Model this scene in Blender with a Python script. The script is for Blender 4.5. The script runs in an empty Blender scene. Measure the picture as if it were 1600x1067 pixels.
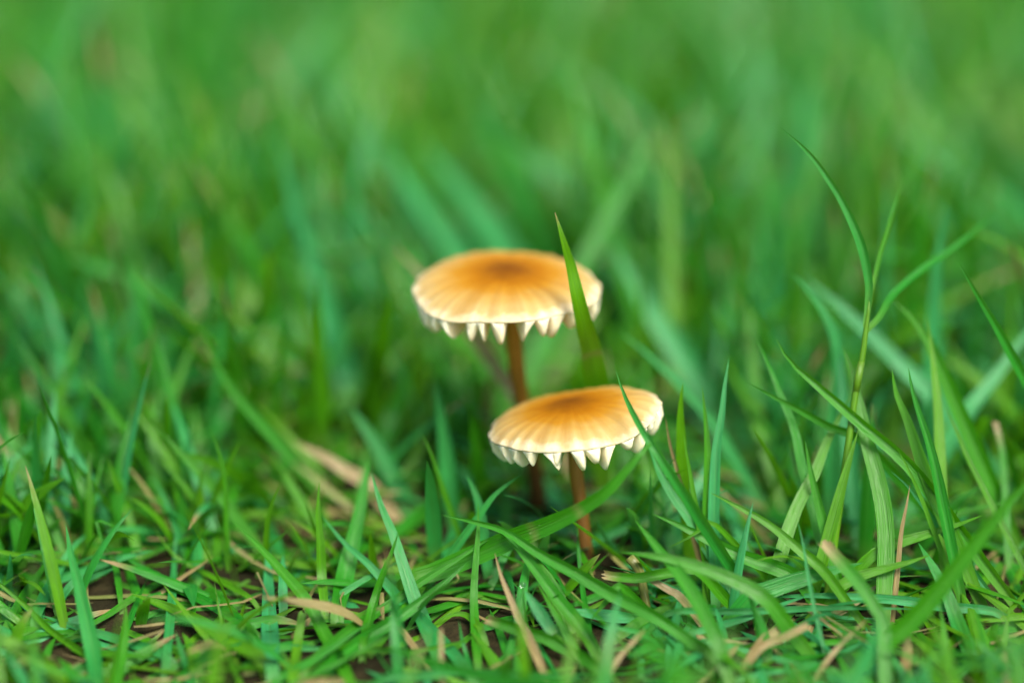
import bpy, bmesh, math, random
import numpy as np
from mathutils import Vector, Matrix

# ------------------------------------------------------------------ camera, sky, sun, exposure
MM = 0.001
PITCH = math.radians(22.0)
LENS = 100.0
FP = 1600.0 * LENS / 36.0            # focal length in photograph pixels
FOCUS = FP / 12.0                    # mm: the sharp plane shows 12 px per mm
CP, SP = math.cos(PITCH), math.sin(PITCH)
CAM = np.array([0.0, -FOCUS * CP, FOCUS * SP + 33.1 * CP])   # mm
FWD = np.array([0.0, CP, -SP]); UP = np.array([0.0, SP, CP]); RIGHT = np.array([1.0, 0.0, 0.0])

scene = bpy.context.scene
col = scene.collection
cam_d = bpy.data.cameras.new('camera')
cam = bpy.data.objects.new('camera', cam_d)
col.objects.link(cam)
cam.location = Vector(CAM * MM)
cam.rotation_euler = (math.pi / 2 - PITCH, 0, 0)
cam_d.sensor_fit = 'HORIZONTAL'
cam_d.sensor_width = 36.0
cam_d.lens = LENS
cam_d.clip_start = 0.005
cam_d.clip_end = 500.0
cam_d.dof.use_dof = True
cam_d.dof.focus_distance = (FOCUS - 3.5) * MM
cam_d.dof.aperture_fstop = LENS / 22.0
cam_d.dof.aperture_blades = 0
scene.camera = cam

SUN_EL, SUN_ROT = math.radians(58), math.radians(152)
world = bpy.data.worlds.new('World')
scene.world = world
world.use_nodes = True
wn, wl = world.node_tree.nodes, world.node_tree.links
wn.clear()
sky = wn.new('ShaderNodeTexSky')
sky.sky_type = 'NISHITA'
sky.sun_disc = False
sky.sun_elevation = SUN_EL
sky.sun_rotation = SUN_ROT
sky.air_density = 1.0
sky.dust_density = 4.0
sky.ozone_density = 1.0
bg = wn.new('ShaderNodeBackground')
bg.inputs['Strength'].default_value = 0.085
wo = wn.new('ShaderNodeOutputWorld')
wl.new(sky.outputs[0], bg.inputs[0])
wl.new(bg.outputs[0], wo.inputs[0])

sun_d = bpy.data.lights.new('sun', 'SUN')
sun_d.energy = 2.8
sun_d.angle = math.radians(26)
sun_d.color = (1.0, 0.95, 0.86)
sun = bpy.data.objects.new('sun', sun_d)
col.objects.link(sun)
# direction towards the sun (sky rotation is measured from +Y towards +X)
sdir = Vector((math.sin(SUN_ROT) * math.cos(SUN_EL), math.cos(SUN_ROT) * math.cos(SUN_EL), math.sin(SUN_EL)))
sun.rotation_euler = sdir.to_track_quat('Z', 'Y').to_euler()
sun.location = sdir * 2

scene.view_settings.view_transform = 'Standard'
scene.view_settings.look = 'None'
scene.view_settings.gamma = 1.0
scene.view_settings.exposure = 1.66
scene.view_settings.use_curve_mapping = False
scene.render.engine = 'CYCLES'
scene.cycles.use_denoising = True
scene.cycles.denoiser = 'OPENIMAGEDENOISE'
scene.cycles.max_bounces = 10
scene.cycles.diffuse_bounces = 6
scene.cycles.transmission_bounces = 6
scene.cycles.transparent_max_bounces = 8

rng = np.random.default_rng(11)
random.seed(5)

# ------------------------------------------------------------------ pixel <-> place
def ray(px, py):
    return RIGHT * ((px - 800.0) / FP) + UP * ((533.5 - py) / FP) + FWD

def at_depth(px, py, d):
    """point on the pixel's ray whose distance along the view axis is FOCUS + d mm"""
    return CAM + ray(px, py) * (FOCUS + d)

def at_height(px, py, z):
    r = ray(px, py)
    return CAM + r * ((z - CAM[2]) / r[2])

def project(P):
    v = P - CAM
    d = v @ FWD
    return 800 + FP * (v @ RIGHT) / d, 533.5 - FP * (v @ UP) / d, d

def smooth(e0, e1, v):
    q = np.clip((v - e0) / (e1 - e0), 0, 1)
    return q * q * (3 - 2 * q)

def ground_z(x, y):
    return -5.5 * smooth(-8, -75, y) - 26.0 * smooth(50, 420, y) + 0.9 * np.sin(x * 0.11 + 1.3) * np.cos(y * 0.09) + 0.5 * np.sin(x * 0.31 + y * 0.23) - 1.0

def on_ground(px, py, off=0.0):
    z = off
    for _ in range(12):
        p = at_height(px, py, z)
        z = 0.5 * z + 0.5 * (float(ground_z(p[0], p[1])) + off)
    return at_height(px, py, z)

# ------------------------------------------------------------------ materials
def new_mat(name):
    m = bpy.data.materials.new(name)
    m.use_nodes = True
    nt = m.node_tree
    nt.nodes.clear()
    out = nt.nodes.new('ShaderNodeOutputMaterial')
    return m, nt.nodes, nt.links, out

def attr(n, name):
    a = n.new('ShaderNodeAttribute')
    a.attribute_name = name
    return a

def math_node(n, l, op, a, b=None, c=None, clamp=False):
    m = n.new('ShaderNodeMath')
    m.operation = op
    m.use_clamp = clamp
    for i, v in enumerate((a, b, c)):
        if v is None:
            continue
        if isinstance(v, (int, float)):
            m.inputs[i].default_value = v
        else:
            l.new(v, m.inputs[i])
    return m.outputs[0]

def mix_col(n, l, fac, a, b, mode='MIX'):
    m = n.new('ShaderNodeMix')
    m.data_type = 'RGBA'
    m.blend_type = mode
    for sock, v in ((m.inputs[0], fac), (m.inputs[6], a), (m.inputs[7], b)):
        if isinstance(v, (int, float)):
            sock.default_value = v
        elif isinstance(v, tuple):
            sock.default_value = (*v, 1.0)
        else:
            l.new(v, sock)
    return m.outputs[2]

def ramp(n, l, fac, stops, interp='LINEAR'):
    r = n.new('ShaderNodeValToRGB')
    r.color_ramp.interpolation = interp
    e = r.color_ramp.elements
    while len(e) < len(stops):
        e.new(0.5)
    for el, (p, c) in zip(e, stops):
        el.position = p
        el.color = (*c, 1.0)
    l.new(fac, r.inputs[0])
    return r.outputs[0]

def noise(n, l, vec, scale, detail=2.0, rough=0.5):
    t = n.new('ShaderNodeTexNoise')
    t.inputs['Scale'].default_value = scale
    t.inputs['Detail'].default_value = detail
    t.inputs['Roughness'].default_value = rough
    if vec is not None:
        l.new(vec, t.inputs['Vector'])
    return t.outputs[0]

def combine(n, l, x, y, z):
    c = n.new('ShaderNodeCombineXYZ')
    for i, v in enumerate((x, y, z)):
        if isinstance(v, (int, float)):
            c.inputs[i].default_value = v
        else:
            l.new(v, c.inputs[i])
    return c.outputs[0]

def blade_material():
    m, n, l, out = new_mat('grass_leaf')
    u, t = attr(n, 'across').outputs[2], attr(n, 'along').outputs[2]
    tone, dry = attr(n, 'tone').outputs[2], attr(n, 'dry').outputs[2]
    sd = attr(n, 'seed').outputs[2]
    green = ramp(n, l, tone, [(0.0, (0.076, 0.235, 0.001)), (0.35, (0.030, 0.195, 0.002)),
                              (0.7, (0.014, 0.195, 0.010)), (1.0, (0.032, 0.265, 0.080))])  # last stop: blue-green leaf colour with pale sky sheen painted in
    # fine lengthwise veins and slow blotches
    vein_v = combine(n, l, math_node(n, l, 'MULTIPLY', u, 7.0), math_node(n, l, 'MULTIPLY', t, 1.3), math_node(n, l, 'MULTIPLY', sd, 91.0))
    vein = noise(n, l, vein_v, 2.2, 3.0, 0.6)
    blot_v = combine(n, l, math_node(n, l, 'MULTIPLY', u, 1.2), math_node(n, l, 'MULTIPLY', t, 6.0), math_node(n, l, 'MULTIPLY', sd, 37.0))
    blot = noise(n, l, blot_v, 1.4, 3.0, 0.55)
    bright = math_node(n, l, 'ADD', math_node(n, l, 'MULTIPLY', vein, 1.5), math_node(n, l, 'MULTIPLY', blot, 0.5))
    bright = math_node(n, l, 'MAXIMUM', math_node(n, l, 'SUBTRACT', bright, -0.03), 0.3)
    sc = n.new('ShaderNodeVectorMath'); sc.operation = 'SCALE'
    l.new(green, sc.inputs[0]); l.new(bright, sc.inputs['Scale'])
    green2 = sc.outputs[0]
    # paler midrib, yellower foot of the leaf
    mid = math_node(n, l, 'ABSOLUTE', math_node(n, l, 'SUBTRACT', u, 0.5))
    midf = math_node(n, l, 'SUBTRACT', 1.0, math_node(n, l, 'MULTIPLY', mid, 14.0), clamp=True)
    green3 = mix_col(n, l, math_node(n, l, 'MULTIPLY', midf, 0.3), green2, (0.08, 0.26, 0.03))
    foot = math_node(n, l, 'SUBTRACT', 1.0, math_node(n, l, 'MULTIPLY', t, 4.5), clamp=True)
    green4 = mix_col(n, l, math_node(n, l, 'MULTIPLY', foot, 0.5), green3, (0.15, 0.27, 0.035))
    # little pale flecks
    fl_v = combine(n, l, math_node(n, l, 'MULTIPLY', u, 3.0), math_node(n, l, 'MULTIPLY', t, 26.0), math_node(n, l, 'MULTIPLY', sd, 53.0))
    fl = noise(n, l, fl_v, 2.0, 1.0, 0.4)
    flf = math_node(n, l, 'MULTIPLY', math_node(n, l, 'SUBTRACT', fl, 0.735), 9.0, clamp=True)
    green5 = mix_col(n, l, math_node(n, l, 'MULTIPLY', flf, 0.5), green4, (0.30, 0.42, 0.16))
    straw_v = combine(n, l, math_node(n, l, 'MULTIPLY', u, 9.0), math_node(n, l, 'MULTIPLY', t, 2.5), math_node(n, l, 'MULTIPLY', sd, 71.0))
    sn = noise(n, l, straw_v, 2.0, 3.0, 0.6)
    straw = ramp(n, l, sn, [(0.25, (0.085, 0.052, 0.016)), (0.5, (0.205, 0.148, 0.055)), (0.75, (0.37, 0.31, 0.16))])
    base = mix_col(n, l, dry, green5, straw)
    trans = mix_col(n, l, 0.6, base, (0.115, 0.36, 0.002))
    trans = mix_col(n, l, dry, trans, straw)
    bump = n.new('ShaderNodeBump')
    bump.inputs['Strength'].default_value = 0.6
    bump.inputs['Distance'].default_value = 0.00025
    l.new(vein, bump.inputs['Height'])
    p = n.new('ShaderNodeBsdfPrincipled')
    l.new(base, p.inputs['Base Color'])
    p.inputs['Roughness'].default_value = 0.38
    p.inputs['Specular IOR Level'].default_value = 0.5
    l.new(bump.outputs[0], p.inputs['Normal'])
    tr = n.new('ShaderNodeBsdfTranslucent')
    l.new(trans, tr.inputs['Color'])
    l.new(bump.outputs[0], tr.inputs['Normal'])
    mx = n.new('ShaderNodeMixShader')
    l.new(math_node(n, l, 'SUBTRACT', 0.48, math_node(n, l, 'MULTIPLY', dry, 0.25)), mx.inputs[0])
    l.new(p.outputs[0], mx.inputs[1]); l.new(tr.outputs[0], mx.inputs[2])
    l.new(mx.outputs[0], out.inputs[0])
    return m

def cap_material():
    m, n, l, out = new_mat('mushroom_cap_skin')
    r, a = attr(n, 'radial').outputs[2], attr(n, 'angle').outputs[2]
    sd = attr(n, 'seed').outputs[2]
    ca = math_node(n, l, 'COSINE', a); sa = math_node(n, l, 'SINE', a)
    wv = combine(n, l, math_node(n, l, 'MULTIPLY', ca, r), math_node(n, l, 'MULTIPLY', sa, r), sd)
    wob = noise(n, l, wv, 5.0, 3.0, 0.55)
    # streaks: noise that only changes round the cap
    sv = combine(n, l, math_node(n, l, 'MULTIPLY', ca, 6.5), math_node(n, l, 'MULTIPLY', sa, 6.5), math_node(n, l, 'ADD', math_node(n, l, 'MULTIPLY', r, 0.5), sd))
    st = noise(n, l, sv, 1.6, 3.0, 0.62)
    rr = math_node(n, l, 'ADD', r, math_node(n, l, 'MULTIPLY', math_node(n, l, 'SUBTRACT', wob, 0.5), 0.22))
    rr = math_node(n, l, 'ADD', rr, math_node(n, l, 'MULTIPLY', math_node(n, l, 'SUBTRACT', st, 0.5), 0.11))
    base = ramp(n, l, rr, [(0.0, (0.088, 0.028, 0.0004)), (0.16, (0.118, 0.040, 0.0007)), (0.36, (0.205, 0.079, 0.0010)),
                           (0.54, (0.252, 0.119, 0.007)), (0.74, (0.285, 0.182, 0.045)), (0.92, (0.315, 0.238, 0.095)), (1.0, (0.46, 0.41, 0.26))])
    # darker lines between the ridges, fading at the disc
    gl = attr(n, 'groove').outputs[2]
    line = math_node(n, l, 'MULTIPLY', math_node(n, l, 'MULTIPLY', gl, 0.6),
                     math_node(n, l, 'MULTIPLY', math_node(n, l, 'SUBTRACT', st, 0.22), 2.2, clamp=True))
    dark = mix_col(n, l, 1.0, base, (0.62, 0.43, 0.22), 'MULTIPLY')
    c2 = mix_col(n, l, line, base, dark)
    fine = noise(n, l, wv, 60.0, 3.0, 0.6)
    c3 = mix_col(n, l, math_node(n, l, 'MULTIPLY', math_node(n, l, 'SUBTRACT', fine, 0.45), 0.8, clamp=True), c2, mix_col(n, l, 1.0, c2, (0.7, 0.58, 0.45), 'MULTIPLY'))
    p = n.new('ShaderNodeBsdfPrincipled')
    l.new(c3, p.inputs['Base Color'])
    p.inputs['Roughness'].default_value = 0.75
    p.inputs['Specular IOR Level'].default_value = 0.05
    p.inputs['Subsurface Weight'].default_value = 0.2
    p.inputs['Subsurface Radius'].default_value = (1.0, 0.55, 0.2)
    p.inputs['Subsurface Scale'].default_value = 0.0012
    b = n.new('ShaderNodeBump')
    b.inputs['Strength'].default_value = 0.25
    b.inputs['Distance'].default_value = 0.0002
    l.new(math_node(n, l, 'ADD', st, math_node(n, l, 'MULTIPLY', fine, 0.5)), b.inputs['Height'])
    l.new(b.outputs[0], p.inputs['Normal'])
    l.new(p.outputs[0], out.inputs[0])
    return m

def gill_material():
    m, n, l, out = new_mat('mushroom_gill_flesh')
    g = n.new('ShaderNodeNewGeometry')
    ns = noise(n, l, g.outputs['Position'], 500.0, 3.0, 0.5)
    c = ramp(n, l, ns, [(0.3, (0.74, 0.64, 0.40)), (0.6, (0.82, 0.74, 0.51))])
    sp = noise(n, l, g.outputs['Position'], 2600.0, 1.0, 0.5)
    c = mix_col(n, l, math_node(n, l, 'MULTIPLY', math_node(n, l, 'SUBTRACT', sp, 0.77), 8.0, clamp=True), c, (0.32, 0.22, 0.10))
    p = n.new('ShaderNodeBsdfPrincipled')
    l.new(c, p.inputs['Base Color'])
    p.inputs['Roughness'].default_value = 0.6
    p.inputs['Specular IOR Level'].default_value = 0.2
    p.inputs['Subsurface Weight'].default_value = 0.6
    p.inputs['Subsurface Radius'].default_value = (1.0, 0.8, 0.5)
    p.inputs['Subsurface Scale'].default_value = 0.0012
    l.new(p.outputs[0], out.inputs[0])
    return m

def stem_material():
    m, n, l, out = new_mat('mushroom_stem_skin')
    t, u = attr(n, 'along').outputs[2], attr(n, 'across').outputs[2]
    a = math_node(n, l, 'MULTIPLY', u, 2 * math.pi)
    v = combine(n, l, math_node(n, l, 'COSINE', a), math_node(n, l, 'SINE', a), math_node(n, l, 'MULTIPLY', t, 1.1))
    fib = noise(n, l, v, 5.0, 4.0, 0.65)
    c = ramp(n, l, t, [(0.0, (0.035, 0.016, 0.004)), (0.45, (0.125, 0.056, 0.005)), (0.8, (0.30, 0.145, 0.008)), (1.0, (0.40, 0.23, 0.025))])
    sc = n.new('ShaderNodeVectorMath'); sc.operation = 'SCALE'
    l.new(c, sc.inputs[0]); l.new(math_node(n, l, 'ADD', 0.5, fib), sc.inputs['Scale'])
    p = n.new('ShaderNodeBsdfPrincipled')
    l.new(sc.outputs[0], p.inputs['Base Color'])
    p.inputs['Roughness'].default_value = 0.5
    p.inputs['Specular IOR Level'].default_value = 0.35
    p.inputs['Subsurface Weight'].default_value = 0.2
    p.inputs['Subsurface Radius'].default_value = (1.0, 0.4, 0.1)
    p.inputs['Subsurface Scale'].default_value = 0.0008
    b = n.new('ShaderNodeBump')
    b.inputs['Strength'].default_value = 0.5
    b.inputs['Distance'].default_value = 0.00015
    l.new(fib, b.inputs['Height']); l.new(b.outputs[0], p.inputs['Normal'])
    l.new(p.outputs[0], out.inputs[0])
    return m

def ground_material():
    m, n, l, out = new_mat('soil')
    g = n.new('ShaderNodeNewGeometry')
    pos = g.outputs['Position']
    n1 = noise(n, l, pos, 160.0, 5.0, 0.65)
    n2 = noise(n, l, pos, 900.0, 3.0, 0.6)
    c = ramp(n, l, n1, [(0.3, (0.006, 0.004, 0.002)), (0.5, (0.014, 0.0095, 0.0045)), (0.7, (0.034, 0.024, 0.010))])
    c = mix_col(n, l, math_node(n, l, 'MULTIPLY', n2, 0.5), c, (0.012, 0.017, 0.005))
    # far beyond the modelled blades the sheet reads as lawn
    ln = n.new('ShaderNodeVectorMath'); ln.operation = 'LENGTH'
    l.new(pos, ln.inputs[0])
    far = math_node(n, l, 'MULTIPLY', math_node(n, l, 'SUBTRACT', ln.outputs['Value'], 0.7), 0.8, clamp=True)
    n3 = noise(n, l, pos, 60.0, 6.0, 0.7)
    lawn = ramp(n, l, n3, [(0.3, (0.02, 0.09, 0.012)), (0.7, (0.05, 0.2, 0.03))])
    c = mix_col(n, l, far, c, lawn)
    p = n.new('ShaderNodeBsdfPrincipled')
    l.new(c, p.inputs['Base Color'])
    p.inputs['Roughness'].default_value = 0.95
    p.inputs['Specular IOR Level'].default_value = 0.08
    b = n.new('ShaderNodeBump')
    b.inputs['Strength'].default_value = 0.8
    b.inputs['Distance'].default_value = 0.001
    l.new(math_node(n, l, 'ADD', n1, n2), b.inputs['Height']); l.new(b.outputs[0], p.inputs['Normal'])
    l.new(p.outputs[0], out.inputs[0])
    return m

def drop_material():
    m, n, l, out = new_mat('water_drop')
    p = n.new('ShaderNodeBsdfPrincipled')
    p.inputs['Base Color'].default_value = (0.9, 1.0, 0.95, 1)
    p.inputs['Roughness'].default_value = 0.02
    p.inputs['IOR'].default_value = 1.33
    p.inputs['Transmission Weight'].default_value = 1.0
    l.new(p.outputs[0], out.inputs[0])
    return m

M_BLADE, M_CAP, M_GILL, M_STEM, M_SOIL, M_DROP = (blade_material(), cap_material(), gill_material(),
                                                  stem_material(), ground_material(), drop_material())

# ------------------------------------------------------------------ mesh helpers
def mesh_from(name, V, F, mat, attrs=None, smooth=True):
    """V in mm, F an (n, k) int array or list of faces"""
    me = bpy.data.meshes.new(name)
    if isinstance(F, np.ndarray):
        k = F.shape[1]
        me.vertices.add(len(V))
        me.vertices.foreach_set('co', (np.asarray(V) * MM).astype(np.float32).ravel())
        me.loops.add(F.size)
        me.loops.foreach_set('vertex_index', F.astype(np.int32).ravel())
        me.polygons.add(len(F))
        me.polygons.foreach_set('loop_start', np.arange(0, F.size, k, dtype=np.int32))
        me.update(calc_edges=True)
    else:
        me.from_pydata((np.asarray(V) * MM).tolist(), [], F)
        me.update()
    me.validate()
    if smooth:
        me.polygons.foreach_set('use_smooth', np.ones(len(me.polygons), dtype=bool))
    for k, vals in (attrs or {}).items():
        a = me.attributes.new(k, 'FLOAT', 'POINT')
        a.data.foreach_set('value', np.asarray(vals, dtype=np.float32).ravel())
    me.materials.append(mat)
    return me

def link(name, me, parent=None, origin=None):
    """origin in mm: the object's own place; mesh vertices are moved to suit"""
    o = bpy.data.objects.new(name, me)
    col.objects.link(o)
    if origin is not None:
        if me is not None:
            me.transform(Matrix.Translation(-Vector(np.asarray(origin) * MM)))
        o.location = Vector(np.asarray(origin) * MM)
    if parent is not None:
        o.parent = parent
        o.location = Vector((0, 0, 0)) if origin is None else o.location - parent.location
    return o

def tag(o, label, cat=None, group=None, kind=None):
    if label: o['label'] = label
    if cat: o['category'] = cat
    if group: o['group'] = group
    if kind: o['kind'] = kind
    return o

def empty(name, origin):
    o = bpy.data.objects.new(name, None)
    o.empty_display_size = 0.003
    col.objects.link(o)
    o.location = Vector(np.asarray(origin) * MM)
    return o

def spline(P, n):
    """Catmull-Rom through P, n+1 points evenly spaced by length"""
    P = np.asarray(P, float)
    if len(P) == 2:
        return P[0] + (P[1] - P[0]) * np.linspace(0, 1, n + 1)[:, None]
    Q = np.vstack([2 * P[0] - P[1], P, 2 * P[-1] - P[-2]])
    out = []
    for i in range(1, len(Q) - 2):
        t = np.linspace(0, 1, 13)[:-1, None]
        a, b, c, d = Q[i - 1], Q[i], Q[i + 1], Q[i + 2]
        out.append(0.5 * (2 * b + (c - a) * t + (2 * a - 5 * b + 4 * c - d) * t**2 + (3 * b - a - 3 * c + d) * t**3))
    out = np.vstack(out + [P[-1:]])
    s = np.concatenate([[0], np.cumsum(np.linalg.norm(np.diff(out, axis=0), axis=1))])
    q = np.linspace(0, s[-1], n + 1)
    return np.stack([np.interp(q, s, out[:, k]) for k in range(out.shape[1])], 1)

def unit(v):
    return v / np.maximum(np.linalg.norm(v, axis=-1, keepdims=True), 1e-9)

def blade_mesh(name, C, wid, twist=0.0, fold=0.35, tone=0.5, dry=0.0, tipdry=0.0, cut=False, seed=None, nu=5, curl=0.0, collar=()):
    """leaf blade along centreline C (mm), maximum width wid (mm), a folded strip that tapers to a point"""
    n = len(C)
    t = np.linspace(0, 1, n)
    T = unit(np.gradient(C, axis=0))
    view = unit(CAM - C)
    S = unit(np.cross(T, view))
    N = unit(np.cross(S, T))
    tw = (twist + curl * t)[:, None]
    S2 = S * np.cos(tw) + N * np.sin(tw)
    N2 = N * np.cos(tw) - S * np.sin(tw)
    if cut:
        w = wid * (0.72 + 0.28 * np.minimum(1, t / 0.3)) * (1 - 0.2 * t**2)
    else:
        w = wid * (0.62 + 0.38 * np.sin(np.minimum(t / 0.5, 1) * math.pi / 2)) * np.maximum(1 - t**2.6, 0.0)**0.85
        w[-1] = wid * 0.02
    seed = rng.random() if seed is None else seed
    rs = np.random.default_rng(int(seed * 1e6))
    w = w * (1 + 0.04 * np.sin(t * rs.uniform(6, 14) + rs.uniform(0, 6)))
    us = np.linspace(-1, 1, nu)
    V = C[:, None, :] + S2[:, None, :] * (us[None, :, None] * (w * 0.5 * math.cos(fold))[:, None, None]) \
        + N2[:, None, :] * ((np.abs(us)**1.25)[None, :, None] * (w * 0.5 * math.sin(fold))[:, None, None])
    if cut:   # ragged end
        V[-1] += T[-1] * (rs.uniform(-0.5, 0.5, nu) * wid * 0.5)[:, None]
    V = V.reshape(-1, 3)
    i = np.arange(n - 1)[:, None] * nu + np.arange(nu - 1)[None, :]
    F = np.stack([i, i + 1, i + nu + 1, i + nu], -1).reshape(-1, 4)
    dr = np.full(n, float(dry))
    if tipdry > 0:
        dr = np.maximum(dr, np.clip((t - (1 - tipdry)) / (tipdry * 0.85), 0, 1))
    D = np.repeat(dr, nu)
    for c in collar:
        D = np.maximum(D, np.repeat(0.42 * np.exp(-((t - c) / 0.007)**2), nu))
    A = dict(across=np.tile((us + 1) / 2, n), along=np.repeat(t, nu), tone=np.full(n * nu, tone), dry=D, seed=np.full(n * nu, seed))
    return mesh_from(name, V, F, M_BLADE, A)

def tube_mesh(name, C, radii, mat, sides=10, attrs=None, cap_ends=True):
    n = len(C)
    T = unit(np.gradient(C, axis=0))
    ref = np.array([0.13, 1.0, 0.07])
    S = unit(np.cross(T, ref)); N = np.cross(S, T)
    a = np.linspace(0, 2 * math.pi, sides, endpoint=False)
    V = C[:, None] + (S[:, None] * np.cos(a)[None, :, None] + N[:, None] * np.sin(a)[None, :, None]) * np.asarray(radii)[:, None, None]
    F = []
    for i in range(n - 1):
        for k in range(sides):
            k2 = (k + 1) % sides
            F.append((i * sides + k, i * sides + k2, (i + 1) * sides + k2, (i + 1) * sides + k))
    if cap_ends:
        F.append(tuple(range(sides))[::-1]); F.append(tuple((n - 1) * sides + k for k in range(sides)))
    A = dict(along=np.repeat(np.linspace(0, 1, n), sides), across=np.tile(a / (2 * math.pi), n))
    A.update({k: np.full(n * sides, v) for k, v in (attrs or {}).items()})
    return mesh_from(name, V.reshape(-1, 3), F, mat, A)

def trace(pts, d0=0.0, d1=0.0, n=18, root=True):
    """photograph pixels (foot to tip) to a centreline in mm; the distance along the view runs d0..d1 from the
    sharp plane unless a point names its own; nothing sinks below the ground; the foot is led down into the soil"""
    k = len(pts)
    L = np.array([0] + [math.dist(pts[i][:2], pts[i + 1][:2]) for i in range(k - 1)]).cumsum()
    L = L / L[-1]
    P = []
    for (q, s) in zip(pts, L):
        d = q[2] if len(q) > 2 else d0 + (d1 - d0) * s
        p = at_depth(q[0], q[1], d)
        if p[2] < ground_z(p[0], p[1]) + 1.2:
            p = on_ground(q[0], q[1], 1.2)
        P.append(p)
    P = np.array(P)
    gz = float(ground_z(P[0][0], P[0][1]))
    if root:
        v = P[0] - P[1]
        v = v / np.linalg.norm(v)
        if v[2] > -0.75:
            h = math.hypot(v[0], v[1]) or 1.0
            v = np.array([v[0] / h * 0.66, v[1] / h * 0.66, -0.75])
        foot = P[0] + v * ((P[0][2] - gz + 1.5) / -v[2])
        mid = (P[0] + foot) / 2 + np.array([0, 0, 0.0])
        P = np.vstack([foot, mid, P]) if P[0][2] - gz > 4 else np.vstack([foot, P])
    return spline(P, n)

# ------------------------------------------------------------------ ground
k = np.linspace(-1, 1, 161)
gx = np.sinh(k * 9.2) / math.sinh(9.2) * 60000 + k * 300
X, Y = np.meshgrid(gx, gx)
fall = np.exp(-(X**2 + Y**2) / 900.0**2)
Z = ground_z(X, Y)
n1 = len(k)
i = np.arange(n1 - 1)[:, None] * n1 + np.arange(n1 - 1)[None, :]
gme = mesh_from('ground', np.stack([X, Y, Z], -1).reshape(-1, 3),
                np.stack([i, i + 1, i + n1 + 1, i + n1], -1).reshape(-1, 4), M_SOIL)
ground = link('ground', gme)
tag(ground, 'dark brown soil showing between the grass blades', None, None, 'structure')

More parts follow.
